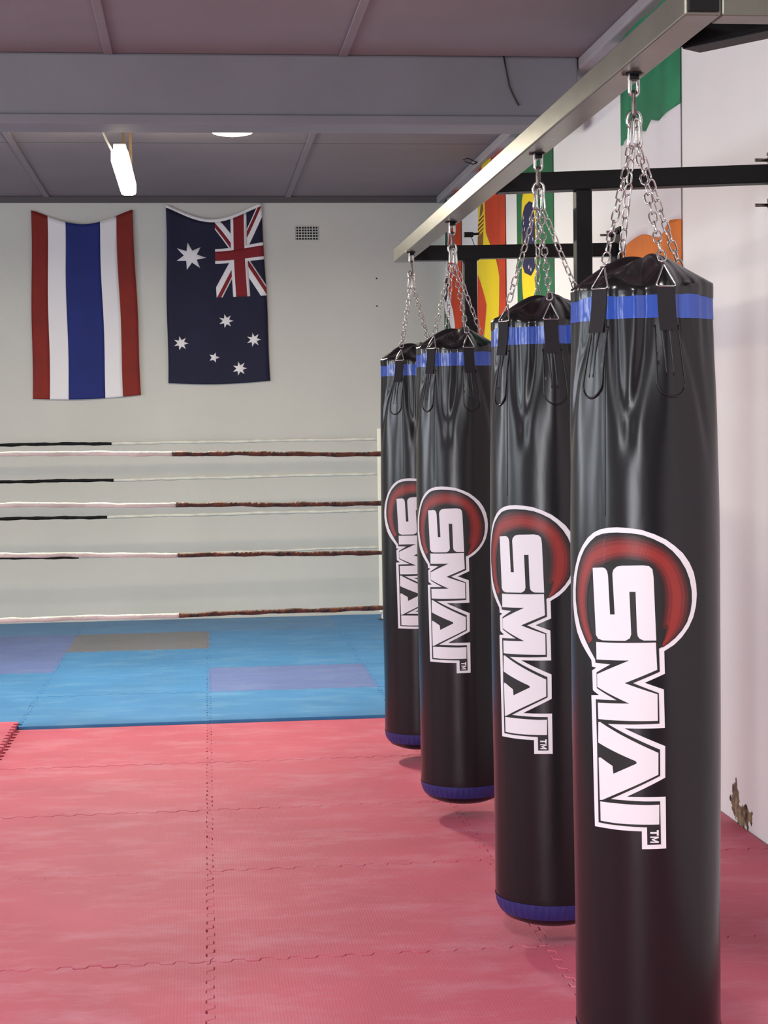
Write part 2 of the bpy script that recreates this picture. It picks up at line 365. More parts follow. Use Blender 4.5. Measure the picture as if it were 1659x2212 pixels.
# ------------------------------------------------------------------ foam mats with interlocking teeth
P = 0.083; AMP = 0.011
def teeth(t, seed):
    s = sin(2*pi*t/P + seed)
    return AMP * max(-1, min(1, 5.5*s))
def shear(x, y): return x + 0.0062*(y - 5.0)*max(0.0, min(1.0, (2.03 - x)/0.9))
def foam_mat(x0, x1, y0, y1, z0, z1, m, kx0, kx1, ky0, ky1, gx=0.0006, gy=0.0026, rnd=None):
    rnd = rnd or random.Random(1)
    pts = []
    def side(a, b, horizontal, fixed, seed, off, plain):
        n = max(8, int(abs(b - a) / P * 10))
        jit = {}
        out = []
        for i in range(n):
            t = a + (b - a)*i/n
            key = math.floor((2*pi*t/P + (seed or 0))/pi)
            if key not in jit: jit[key] = rnd.uniform(-0.0022, 0.0022)
            e = min(abs(t - a), abs(b - t))
            d = 0 if plain else (teeth(t, seed) + jit[key])*smoothstep(0.012, 0.035, e)
            out.append((t, fixed + d + off) if horizontal else (fixed + d + off, t))
        return out
    pts += side(x0, x1, True, y0, ky0, gy, ky0 is None)
    pts += side(y0, y1, False, x1, kx1, -gx, kx1 is None)
    pts += side(x1, x0, True, y1, ky1, -gy, ky1 is None)
    pts += side(y1, y0, False, x0, kx0, gx, kx0 is None)
    cx = (x0 + x1)/2; cy = (y0 + y1)/2
    bm = bmesh.new()
    n = len(pts)
    ch = 0.0022
    nor = []
    for i in range(n):
        a = Vector(pts[i-1]); c = Vector(pts[(i+1) % n]); d = (c - a)
        d = Vector((-d.y, d.x)); d = d.normalized() if d.length > 1e-9 else Vector((0, 0))
        nor.append(d)
    def ring(z, off): return [bm.verts.new((shear(p[0] + q.x*off, p[1]), p[1] + q.y*off, z)) for p, q in zip(pts, nor)]
    r0 = ring(z0, 0); r1 = ring(z1 - ch, 0); r2 = ring(z1, ch*0.6)
    for A, B in ((r0, r1), (r1, r2)):
        for i in range(n): bm.faces.new((A[i], A[(i+1) % n], B[(i+1) % n], B[i]))
    bm.faces.new(r2); bm.faces.new(list(reversed(r0)))
    o_c = Vector((shear(cx, cy), cy, z0))
    for v in bm.verts: v.co -= o_c
    o = mesh_obj('foam_mat', bm, m)
    o.location = o_c
    return o

COLX = [-1.985, -0.985, 0.010, 1.010, 2.054]
RY = [3.955, 4.963, 5.992, 6.973, 7.984, 9.045]
BY = [9.072, 10.078, 11.098, 12.110, 13.142, 14.045]
col_words = {0: 'at the left edge', 1: 'left of the middle seam', 2: 'right of the middle seam', 3: 'along the side wall'}
red_rows = {0: 'nearest row', 1: 'second row', 2: 'third row', 3: 'fourth row', 4: 'row touching the blue mats'}
blue_rows = {0: 'row touching the red mats', 1: 'second row behind the red', 2: 'middle row', 3: 'second row from back wall', 4: 'row against back wall'}
sx = {i: 0.7*i for i in range(5)}
for j in range(5):
    for i in range(4):
        if i == 0: continue
        rnd = random.Random(100 + j*10 + i)
        o = foam_mat(COLX[i], COLX[i+1], RY[j], RY[j+1], FZ, rnd.uniform(-0.0012, 0.0012), RED_FOAM,
                     sx[i] if not (i == 1 and j == 4) else 0.0, sx[i+1] if i < 3 else None, 0.9*j, 0.9*(j+1) if j < 4 else None, rnd=rnd)
        o.location.x += 0
        tag(o, 'red foam floor mat, %s, %s' % (red_rows[j], col_words[i]), 'mat', 'red foam floor mats')
NEARY = [0.93, 1.94, 2.947, 3.955]
for j in range(3):
    for i in (1, 2, 3):
        o = foam_mat(COLX[i], COLX[i+1], NEARY[j], NEARY[j+1], FZ, 0.0, RED_FOAM, sx[i], sx[i+1] if i < 3 else None, 0.9*(j-3), 0.9*(j-2), rnd=random.Random(500 + j*10 + i))
        tag(o, 'red foam floor mat below the bottom edge of the picture', 'mat', 'red foam mats out of view')
LEFTY = NEARY + RY[1:4] + [7.968]
for j in range(len(LEFTY) - 1):
    o = foam_mat(COLX[0], COLX[1], LEFTY[j], LEFTY[j+1], FZ, 0.0, RED_FOAM, sx[0], sx[1], 0.9*(j-3), 0.9*(j-2) if j < len(LEFTY) - 2 else None, rnd=random.Random(600 + j))
    tag(o, 'red foam floor mat outside the left edge of the picture', 'mat', 'red foam mats left of view')
o = foam_mat(-1.995, -1.004, 7.975, 9.195, FZ, 0.020, RED_FOAM, None, 0.0, 2.0, None, rnd=random.Random(5))
tag(o, 'raised red foam floor mat at the left edge with its toothed side showing', 'mat', 'red foam floor mats')
special = {(0, 2): (PURPLE_FOAM, 'greyish purple'), (1, 2): (BLUE_FOAM_OLD, 'blue'), (2, 1): (PURPLE_FOAM, 'purple blue'), (0, 3): (PURPLE_FOAM, 'greyish purple'), (1, 3): (BROWN_FOAM, 'brown grey'), (0, 2): (PURPLE_FOAM, 'purple blue'), (1, 4): (BLUE_FOAM_OLD, 'dull blue'), (2, 4): (BLUE_FOAM_OLD, 'dull blue'), (0, 4): (BLUE_FOAM_OLD, 'dull blue'), (2, 3): (BLUE_FOAM, 'blue')}
special[(1, 2)] = (BLUE_FOAM, 'blue')
for j in range(5):
    for i in range(4):
        rnd = random.Random(300 + j*10 + i)
        m, cw = special.get((i, j), (BLUE_FOAM, 'blue'))
        ya = BY[j] if not (i == 0 and j == 0) else 9.205
        o = foam_mat(COLX[i], COLX[i+1], ya, BY[j+1], FZ, 0.012 + rnd.uniform(-0.001, 0.001), m, sx[i], sx[i+1] if i < 3 else None,
                     None if j == 0 else 0.9*j, 0.9*(j+1) if j < 4 else None, rnd=rnd)
        tag(o, '%s foam ring mat, %s, %s' % (cw, blue_rows[j], col_words[i]), 'mat', 'blue foam ring mats')

# ------------------------------------------------------------------ boxing ring: posts and ropes
def ring_post(x, y, label):
    t = empty('ring_post', (x, y, 0.012)); tag(t, label, 'post', 'ring corner posts')
    bm = bmesh.new(); box(bm, -0.03, 0.03, -0.03, 0.03, 0.0, 1.50, 0.006); mesh_obj('pole', bm, M_white_metal, t)
    bm = bmesh.new(); box(bm, -0.05, 0.035, -0.05, -0.031, 0.06, 1.535, 0.008); mesh_obj('post_pad', bm, M_pad, t)
    bm = bmesh.new(); box(bm, -0.05, 0.05, -0.03, 0.05, 0.0, 0.012, 0.003); mesh_obj('base_plate', bm, M_dark_metal, t)
ring_post(1.475, 13.62, 'pale ring corner post by the back wall, showing left of the farthest punching bag')
ring_post(1.30, 9.30, 'ring corner post hidden behind the punching bags')

def rope(name, pts, y, xjoint, mats, r, seed, label, group):
    rnd = random.Random(seed)
    def z_at(x):
        for (xa, za), (xb, zb) in zip(pts, pts[1:]):
            if x <= xb or (xb, zb) == pts[-1]: return za + (zb - za)*(x - xa)/(xb - xa)
    x0, x1 = -2.6, pts[-1][0] + (0.30 if y < 10 else 0.055)
    t = empty(name, (x0, y, z_at(x0))); tag(t, label, 'rope', group)
    ph = [rnd.uniform(0, 6.28) for _ in range(4)]
    for (a, b, m, nm) in ((x0, xjoint, mats[0], 'rope_cover'), (xjoint, x1, mats[1], 'rope_cover')):
        n = int((b - a)/0.02) + 2
        P_, R_ = [], []
        for k in range(n):
            x = a + (b - a)*k/(n - 1)
            wob = 0.0016*sin(7*x + ph[0]) + 0.0011*sin(17*x + ph[1]) + 0.0008*sin(41*x + ph[2])
            P_.append((x - x0, 0.002*sin(23*x + ph[3]), z_at(x) + wob - z_at(x0)))
            R_.append(r*(1 + 0.10*sin(29*x + ph[1]) + rnd.uniform(-0.07, 0.07)))
        bm = bmesh.new(); tube(bm, P_, R_, 12)
        o = mesh_obj(nm, bm, m, t)
        o['label'] = {'white_rope_cover': 'white padded rope cover', 'brown_rope_cover': 'dark brown taped rope cover', 'black_rope_cover': 'black rope cover', 'pale_rope_cover': 'thin pale rope cover'}[m.name]
fr = [('top', [(-2.6, 1.447), (-1.042, 1.442), (-0.126, 1.428), (0.987, 1.407)], -0.132), ('second', [(-2.6, 1.19), (-1.049, 1.169), (-0.119, 1.151), (0.988, 1.137)], -0.119),
      ('third', [(-2.6, 0.92), (-1.056, 0.902), (-0.12, 0.881), (0.984, 0.869)], -0.115), ('lowest', [(-2.6, 0.55), (-1.065, 0.553), (-0.124, 0.555), (0.98, 0.567)], -0.114)]
for k, (w, pts, xj) in enumerate(fr):
    rope('ring_rope', pts, 9.28, xj, (M_rope_white, M_rope_brown), 0.0125, 20 + k, '%s front ring rope, white on the left and dark brown on the right' % w, 'front ring ropes')
rr = [('top', [(-2.6, 1.46), (-1.526, 1.461), (-0.666, 1.458), (1.412, 1.463)], -0.666), ('second', [(-2.6, 1.172), (-1.533, 1.172), (-0.658, 1.171), (1.40, 1.186)], -0.655),
      ('third', [(-2.6, 0.884), (-1.54, 0.883), (-0.715, 0.881), (1.396, 0.894)], -0.713), ('lowest', [(-2.6, 0.58), (-1.548, 0.575), (-0.955, 0.569), (1.406, 0.597)], -0.94)]
for k, (w, pts, xj) in enumerate(rr):
    rope('ring_rope', pts, 13.6, xj, (M_rope_black, M_rope_pale), 0.0125 if k < 3 else 0.010, 40 + k, '%s rear ring rope near back wall, black at left, pale at right' % w, 'rear ring ropes')

# ------------------------------------------------------------------ flags
def flag(name, layers, fmap, mats, label, du=0.04, dv=0.04, loc=None):
    bm = bmesh.new()
    sheet(bm, layers, fmap, du, dv)
    if loc is not None:
        for v in bm.verts: v.co -= Vector(loc)
    o = mesh_obj(name, bm, mats, loc=loc)
    tag(o, label, 'flag', 'flags on the walls')
    md = o.modifiers.new('cloth', 'SOLIDIFY'); md.thickness = 0.0015; md.offset = 0
    return o
def rect(a, b, c, d): return [(a, c), (b, c), (b, d), (a, d)]
def star(cx, cy, R, n, asp, rot=0.0, inner=0.444):
    return [(cx + (R if k % 2 == 0 else R*inner)*cos(rot + pi*k/n), cy + (R if k % 2 == 0 else R*inner)*sin(rot + pi*k/n)/asp) for k in range(2*n)]
def back_map(TL, TR, BL, BR, sag, upos, Y, fold, power=4):
    def f(u, v, lift):
        xa = TL[0] + (TR[0]-TL[0])*u; xb = BL[0] + (BR[0]-BL[0])*u
        za = TL[1] + (TR[1]-TL[1])*u; zb = BL[1] + (BR[1]-BL[1])*u
        w = max(0.0, min(1.0, u))
        w = w**upos
        s = sag * max(0.0, sin(pi*w))**1.25 * (1 - max(0, v))**power
        low = 0.018*sin(pi*u)*max(0, v)**3
        x = xa + (xb - xa)*v + 0.004*sin(9*v + 3*u)
        z = za + (zb - za)*v - s - low
        fo = fold*(sin(pi*u*3 + 1.5*v)*0.5 + sin(pi*u*5 - 2*v)*0.25)*(0.4 + 0.6*(1 - v)) + fold*0.9*sin(14*(v) + 6*(u-0.5)**2)*(1-v)**2*0.4
        return Vector((x, Y - 0.012 - abs(fold) + fo - lift, z))
    return f
# navy flag with union canton and white stars
asp = 1.84
def clip_poly(poly, x0, x1, y0, y1):
    def cl(ps, ins, inter):
        out = []
        for i in range(len(ps)):
            a, b = ps[i-1], ps[i]
            if ins(b):
                if not ins(a): out.append(inter(a, b))
                out.append(b)
            elif ins(a): out.append(inter(a, b))
        return out
    ix = lambda X: (lambda a, b: (X, a[1] + (b[1]-a[1])*(X-a[0])/(b[0]-a[0])))
    iy = lambda Y: (lambda a, b: (a[0] + (b[0]-a[0])*(Y-a[1])/(b[1]-a[1]), Y))
    for ins, it in ((lambda p: p[0] >= x0, ix(x0)), (lambda p: p[0] <= x1, ix(x1)), (lambda p: p[1] >= y0, iy(y0)), (lambda p: p[1] <= y1, iy(y1))):
        poly = cl(poly, ins, it)
        if not poly: return []
    return poly
lay = [(rect(0, 1, 0, 1), 0, 0.0), (rect(0, 1, -0.018, 0.0), 1, 0.0)]
cu, cv = 0.75, 0.255            # canton centre; half sizes 0.25 x 0.255
hw, hh = 0.25, 0.255
def bar(p, q, w, o=0.0):
    """strip from p to q in flag units, width w, sideways offset o (v scaled by asp)"""
    a = Vector((p[0], p[1]*asp)); b = Vector((q[0], q[1]*asp)); d = (b - a).normalized(); n = Vector((-d.y, d.x))
    c = [a - d*0.2 + n*(o - w/2), b + d*0.2 + n*(o - w/2), b + d*0.2 + n*(o + w/2), a - d*0.2 + n*(o + w/2)]
    return [(v.x, v.y/asp) for v in c]
TLc, TRc, BLc, BRc = (cu-hw, cv-hh), (cu+hw, cv-hh), (cu-hw, cv+hh), (cu+hw, cv+hh)
for a, b in ((TLc, BRc), (TRc, BLc)):
    lay.append((clip_poly(bar(a, b, 0.105), cu-hw, cu+hw, cv-hh, cv+hh), 1, 0.0008))
ce = (cu, cv)
for a in (TLc, BRc, TRc, BLc):
    d = Vector((a[0]-cu, (a[1]-cv)*asp)).normalized()
    A2 = Vector((cu, cv*asp)); n = Vector((-d.y, d.x)); w = 0.036; off = -0.022
    q = [A2 + d*0.05 + n*(off - w/2), A2 + d*0.9 + n*(off - w/2), A2 + d*0.9 + n*(off + w/2), A2 + d*0.05 + n*(off + w/2)]
    lay.append((clip_poly([(v.x, v.y/asp) for v in q], cu-hw, cu+hw, cv-hh, cv+hh), 2, 0.0016))
lay += [(rect(cu-0.085, cu+0.085, cv-hh, cv+hh), 1, 0.0024), (rect(cu-hw, cu+hw, cv-0.049, cv+0.049), 1, 0.0024),
        (rect(cu-0.056, cu+0.056, cv-hh, cv+hh), 2, 0.0032), (rect(cu-hw, cu+hw, cv-0.031, cv+0.031), 2, 0.0032)]
lay.append((star(0.247, 0.262, 0.160, 7, asp, 0.02), 1, 0.0008))
for (a, b) in ((0.582, 0.647), (0.128, 0.771), (0.856, 0.760), (0.708, 0.918)): lay.append((star(a, b, 0.075, 7, asp, 0.03), 1, 0.0008))
lay.append((star(0.453, 0.852, 0.055, 5, asp, 0.0), 1, 0.0008))
flag('star_flag', lay, back_map((-0.213, 3.352), (0.560, 3.362), (-0.223, 1.937), (0.606, 1.948), 0.125, 0.95, YB, 0.012), [M_navy, M_fwhite, M_fred],
     'navy flag with red and white crosses and white stars on the back wall', 0.05, 0.03, (0.18, YB-0.03, 2.65))
lay = []
for a, b, m in ((0, 0.157, 0), (0.157, 0.332, 1), (0.332, 0.672, 2), (0.672, 0.835, 1), (0.835, 1, 0)): lay.append((rect(a, b, 0, 1), m, 0.0))
flag('striped_flag', lay, back_map((-1.284, 3.330), (-0.480, 3.335), (-1.306, 1.823), (-0.441, 1.845), 0.115, 1.0, YB, 0.016, 5), [M_tred, M_fwhite, M_tblue],
     'red, white and blue striped flag hanging at the left of the back wall', 0.04, 0.03, (-0.88, YB-0.03, 2.58))

def side_map(YL, YR, ztop, H, amp, ph, nf, sag=0.05, base=0.004, tw=2.2):
    k = (XR - 0.004 - amp*1.5)/2.0
    YL, YR, H, ztop = min(13.99, YL*k), YR*k, H*k, 1.55 + (ztop - 1.55)*k
    def f(u, v, lift):
        y = YL + (YR - YL)*u
        fo = amp*(sin(2*pi*nf*u + ph + tw*v) + 0.5*sin(2*pi*nf*2.1*u - 1.4*v + 2*ph))
        fo *= 0.55 + 0.45*min(1, v*2.5)
        env = smoothstep(0, 0.16, u)*(1 - smoothstep(0.84, 1.0, u))
        x = XR - base - (amp*1.5 - fo)*(0.12 + 0.88*env) - lift
        z = ztop - H*v - sag*sin(pi*u)*(1 - v)**3 - 0.02*sin(2*pi*u*nf + ph)*min(1, 3*v)
        return Vector((x, y, z))
    return f
# tricolour green/white/red at the far corner
def pl(*ps): return list(ps)
gb = pl((0.34, 0.0), (0.46, 0.20), (0.22, 0.31), (0.14, 0.42), (0.28, 0.53), (0.48, 0.617), (0.36, 0.8), (0.33, 1.0))
wb = pl((0.66, 0.0), (0.51, 0.20), (0.40, 0.31), (0.38, 0.42), (0.57, 0.53), (0.63, 0.617), (0.66, 0.8), (0.66, 1.0))
lay = [([(0, 0)] + gb + [(0, 1)], 0, 0), (gb + wb[::-1], 1, 0), (wb + [(1, 1), (1, 0)], 2, 0)]
lay.append(([(0.30 + 0.12*cos(t*pi/8), 0.42 + 0.055*sin(t*pi/8)*(1 + 0.25*cos(3*t))) for t in range(16)], 3, 0.001))
flag('tricolour_flag', lay, side_map(13.98, 12.93, 3.385, 1.75, 0.016, 0.6, 1.5), [M_mgreen, M_fwhite, M_sred, M_navy], 'green, white and red flag in the far corner of the side wall', 0.03, 0.04, (XR-0.05, 13.45, 2.55))
# red/yellow/red with arms, the bands wandering with the drape
yl = pl((0.30, 0.0), (0.16, 0.155), (0.04, 0.30), (0.04, 0.40), (0.21, 0.48), (0.40, 0.59), (0.29, 0.70), (0.25, 1.0))
yr = pl((0.62, 0.0), (0.43, 0.155), (0.46, 0.30), (0.66, 0.40), (0.77, 0.48), (0.76, 0.59), (0.71, 0.70), (0.72, 1.0))
lay = [([(0, 0)] + yl + [(0, 1)], 0, 0), (yl + yr[::-1], 1, 0), (yr + [(1, 1), (1, 0)], 0, 0)]
lay += [([(0.24, 0.175), (0.36, 0.165), (0.38, 0.20), (0.30, 0.215), (0.20, 0.22)], 2, 0.001), ([(0.10, 0.295), (0.36, 0.290), (0.34, 0.345), (0.06, 0.35)], 2, 0.001)]
for k in range(4): lay.append(([(0.17 - 0.02*k, 0.228 + 0.017*k), (0.40 - 0.01*k, 0.224 + 0.017*k), (0.40 - 0.01*k, 0.231 + 0.017*k), (0.17 - 0.02*k, 0.236 + 0.017*k)], 3, 0.001))
flag('red_yellow_flag', lay, side_map(12.12, 11.06, 3.40, 1.75, 0.015, 2.4, 1.0), [M_sred, M_yellow, M_arms, M_tred], 'red and yellow flag with a small coat of arms on the side wall', 0.03, 0.03, (XR-0.05, 11.6, 2.55))
# green with yellow lozenge and blue disc, both squeezed by the drape
yel = [(0.492, 0.221), (0.677, 0.305), (0.688, 0.446), (0.658, 0.604), (0.622, 0.701), (0.51, 0.781), (0.388, 0.701), (0.26, 0.566), (0.191, 0.481), (0.197, 0.428), (0.254, 0.376), (0.194, 0.331), (0.239, 0.279)]
dsc = [(0.403, 0.319), (0.337, 0.335), (0.255, 0.367), (0.24, 0.384), (0.301, 0.428), (0.347, 0.481), (0.352, 0.552), (0.414, 0.587), (0.54, 0.617), (0.633, 0.596), (0.655, 0.516), (0.653, 0.411), (0.596, 0.34), (0.507, 0.319)]
lay = [(rect(0, 1, 0, 1), 0, 0), (yel, 1, 0.001), (dsc, 2, 0.002)]
for u, v in [(0.36, 0.361), (0.37, 0.384), (0.316, 0.402), (0.406, 0.414), (0.525, 0.393), (0.468, 0.446), (0.423, 0.499), (0.498, 0.525), (0.505, 0.578), (0.543, 0.592), (0.594, 0.481)]: lay.append((star(u, v, 0.013, 5, 1.4), 3, 0.003))
flag('green_yellow_flag', lay, side_map(10.66, 9.56, 3.385, 1.55, 0.015, 0.4, 1.0), [M_green, M_yellow, M_bblue, M_fwhite], 'green flag with yellow lozenge and dark blue disc on the side wall', 0.03, 0.03, (XR-0.05, 10.1, 2.6))
# green / white / orange, hung with level bands
g1 = [(0, 0.353), (0.50, 0.380), (0.56, 0.345), (1.0, 0.372)]; o1 = [(0, 0.690), (0.5, 0.685), (0.82, 0.692), (0.89, 0.672), (1.0, 0.688)]
lay = [([(0, 0)] + g1 + [(1, 0)], 0, 0), (g1 + o1[::-1], 1, 0), (o1 + [(1, 1), (0, 1)], 2, 0)]
flag('banded_flag', lay, side_map(7.98, 6.97, 3.41, 1.50, 0.010, 1.2, 1.5, 0.02), [M_igreen, M_fwhite, M_orange], 'green, white and orange flag behind the nearest punching bag', 0.03, 0.03, (XR-0.05, 7.5, 2.65))

# ------------------------------------------------------------------ air brick, lamp, ceiling light, small wall bits
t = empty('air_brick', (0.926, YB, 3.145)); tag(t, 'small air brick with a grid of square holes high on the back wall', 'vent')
bm = bmesh.new(); box(bm, -0.095, 0.095, -0.003, 0.0, -0.058, 0.058); mesh_obj('recess', bm, M_dark, t)  # flat plate on the wall; the shade inside the holes is its black colour
bm = bmesh.new()
for k in range(9): box(bm, -0.094 + 0.0225*k - 0.0027 + 0.004, -0.094 + 0.0225*k + 0.0027 + 0.004, -0.006, -0.003, -0.058, 0.058)
for k in range(6): box(bm, -0.095, 0.095, -0.0061, -0.003, -0.056 + 0.0224*k - 0.0034, -0.056 + 0.0224*k + 0.0034)
mesh_obj('grille', bm, M_wall, t)

M_lamp = emit_mat('lamp_glow', (1.0, 0.90, 0.66, 1), 30.0)
M_round = emit_mat('round_lamp_glow', (1.0, 0.86, 0.55, 1), 12.0)
def batten_lamp(x, y0, y1, z, label):
    t = empty('batten_lamp', (x, y0, z)); tag(t, label, 'lamp', 'hanging strip lamps')
    ln = y1 - y0
    bm = bmesh.new(); box(bm, -0.035, 0.035, 0.02, ln - 0.02, 0.045, 0.075, 0.006); mesh_obj('housing', bm, M_white_metal, t)
    bm = bmesh.new(); box(bm, -0.047, 0.047, 0, ln, -0.045, 0.045, 0.02); mesh_obj('diffuser', bm, M_lamp, t, True)
    for yy in (0.06, ln - 0.12):
        bm = bmesh.new(); box(bm, 0.012, 0.030, yy, yy + 0.035, 0.075, ZC - z); mesh_obj('hanger', bm, M_tan, t)
    bm = bmesh.new()
    cp = [(-0.045 - 0.055*sin(pi*k/12), 0.03, 0.04 + (ZC - z - 0.04)*k/12) for k in range(13)]
    for i in range(6, 13): cp[i] = (cp[i][0] + 0.05*(i-6)/6, 0.03, cp[i][2])
    tube(bm, cp, 0.006, 8); mesh_obj('cable', bm, M_cable, t)
batten_lamp(-0.392, 9.60, 10.86, 3.062, 'glowing white strip lamp hanging beyond the ceiling beam')
batten_lamp(-0.388, 0.35, 1.85, 3.30, 'strip lamp on the ceiling above the viewer')  # unseen lamp, added to brighten the near floor and side wall
batten_lamp(-3.4, 5.0, 6.5, 3.30, 'strip lamp on the ceiling left of the view')  # another unseen lamp, added as fill from the left

t = empty('ceiling_light', (0.255, 10.74, ZC)); tag(t, 'round glowing ceiling light just peeking below the beam', 'lamp')
bm = bmesh.new(); lathe(bm, [(0, 0), (0.165, 0), (0.165, -0.018), (0.15, -0.02)], 40); mesh_obj('rim', bm, M_white_metal, t)
bm = bmesh.new(); lathe(bm, [(0.15, -0.018), (0.145, -0.035), (0.12, -0.055), (0.07, -0.066), (0, -0.07)], 40); mesh_obj('diffuser', bm, M_round, t, True)

bm = bmesh.new()
wp = [(1.5976, 3.44), (1.6066, 3.3836), (1.6160, 3.335), (1.6248, 3.290), (1.640, 3.252), (1.6529, 3.2269), (1.6742, 3.1894)]
tube(bm, [(x - 1.6, 8.737 - 8.737 - 0.0, z - 3.44) for x, z in wp], 0.004, 8)
o = mesh_obj('loose_wire', bm, M_black_cable, loc=(1.6, 8.739, 3.44)); tag(o, 'thin black wire dangling on the grey ceiling beam', 'wire')
bm = bmesh.new(); tube(bm, [(0, 0, 0), (-0.03, 0.0, -0.012), (-0.085, 0.0, 0.004), (-0.10, 0, 0.02), (-0.07, 0, 0.03), (-0.02, 0, 0.008), (0.0, 0, 0.0)], 0.004, 8)
o = mesh_obj('wire_hook', bm, M_black_cable, loc=(XR-0.07, 11.95, 3.395)); tag(o, 'bent wire hook on the cornice above the red and yellow flag', 'hook')
for z, w in ((2.776, 'upper'), (2.55, 'lower')):
    bm = bmesh.new(); lathe(bm, [(0, 0.004), (0.006, 0.003), (0.007, 0)], 10)
    for v in bm.verts: v.co = Vector((v.co.x, -v.co.z, v.co.y))
    o = mesh_obj('wall_screw', bm, M_dark, loc=(1.492, YB, z)); tag(o, '%s of two tiny dark screws in the back wall left of the farthest chains' % w, 'screw', 'wall screws')

# ------------------------------------------------------------------ steel rack
RZ0, RZ1 = 2.357, 2.421
rack = empty('bag_rack', (1.0125, 5.9, 0.0)); tag(rack, 'long steel rack on the side wall carrying the punching bags', 'rack')
ro = Vector((1.0125, 5.9, 0.0))
def rpart(name, bm, m, smooth=False, parent=None):
    for v in bm.verts: v.co -= ro
    return mesh_obj(name, bm, m, rack if parent is None else parent, smooth)
bm = bmesh.new(); box(bm, 0.975, 1.05, 3.345, 8.385, RZ0, RZ1, 0.004); o = rpart('rail', bm, M_rail); o['label'] = 'bare grey steel rail'
bm = bmesh.new(); box(bm, 0.981, 1.044, 3.338, 3.346, RZ0+0.006, RZ1-0.006, 0.002); o = rpart('end_cap', bm, M_black_paint); o['label'] = 'black end of the rail tube'  # open tube end; the shade inside it is painted as a black plate
bm = bmesh.new(); box(bm, 1.051, XR, 3.345, 3.42, RZ0, RZ1, 0.004); o = rpart('cross_tube', bm, M_rail); o['label'] = 'grey cross tube at the near end'
def slanted(x0, y0, x1, y1, w, z0, z1):
    a = Vector((x0, y0, 0)); b = Vector((x1, y1, 0)); d = (b - a); ln = d.length; ang = math.atan2(d.y, d.x)
    return ln, Matrix.Translation((x0, y0, 0)) @ Matrix.Rotation(ang, 4, 'Z')
def slant_bar(name, x0, y0, x1, y1, w, z0, z1, m=M_black_paint, bevel=0.004, tilt=0.0):
    ln, Mx = slanted(x0, y0, x1, y1, w, z0, z1)
    bm = bmesh.new(); box(bm, 0, ln, 0, w, z0, z1, 0, M=Mx)
    for v in bm.verts: v.co.z += tilt*(v.co.x - x0)/max(1e-6, x1 - x0)
    bmesh.ops.bevel(bm, geom=bm.edges[:], offset=bevel, segments=2, affect='EDGES')
    return rpart(name, bm, m)
slant_bar('cross_beam', 1.051, 5.885, XR-0.01, 5.860, 0.07, RZ0, RZ1, tilt=0.033)
slant_bar('cross_beam', 1.051, 8.222, XR-0.01, 8.205, 0.07, RZ0, RZ1, tilt=0.012)
slant_bar('beam_sleeve', 1.052, 8.218, 1.375, 8.213, 0.078, RZ0-0.004, RZ1+0.003)
slant_bar('brace', 1.055, 3.655, 1.42, 3.17, 0.07, RZ0+0.002, RZ1-0.002)
for (xa, xb, y) in ((1.326, 1.382, 5.885), (1.300, 1.362, 8.225)):
    bm = bmesh.new(); box(bm, xa, xb, y, y + 0.056, 0.001, RZ0 + (0.0095 if y < 7 else 0.0035), 0.003); rpart('post', bm, M_black_paint)
    bm = bmesh.new(); box(bm, xa-0.03, xb+0.03, y-0.03, y+0.086, 0.001, 0.008, 0.002); rpart('foot_plate', bm, M_black_paint)
for yc in (5.85, 8.20):
    bm = bmesh.new(); box(bm, XR-0.012, XR-0.002, yc-0.05, yc+0.14, RZ0-0.075, RZ1+0.085, 0.002); pl = rpart('wall_plate', bm, M_black_paint)
    for yy in (yc-0.02, yc+0.11):
        for zz in (RZ0-0.035, RZ1+0.060):
            bm = bmesh.new(); cyl(bm, (XR-0.070, yy, zz), (XR-0.010, yy, zz), 0.006, 10); cyl(bm, (XR-0.024, yy, zz), (XR-0.012, yy, zz), 0.011, 6)
            rpart('bolt', bm, M_dark_metal, parent=pl)
bm = bmesh.new(); box(bm, 1.30, 1.345, 8.215, 8.24, RZ1+0.042, RZ1+0.066, 0.003); cyl(bm, (1.345, 8.225, RZ1+0.056), (1.375, 8.225, RZ1+0.058), 0.006, 10); cyl(bm, (1.335, 8.225, RZ1+0.045), (1.352, 8.225, RZ1-0.002), 0.0016, 8)
o = mesh_obj('stalk_fitting', bm, M_black_paint); tag(o, 'small black fitting on a thin stalk above the farthest crossbeam', 'fitting')

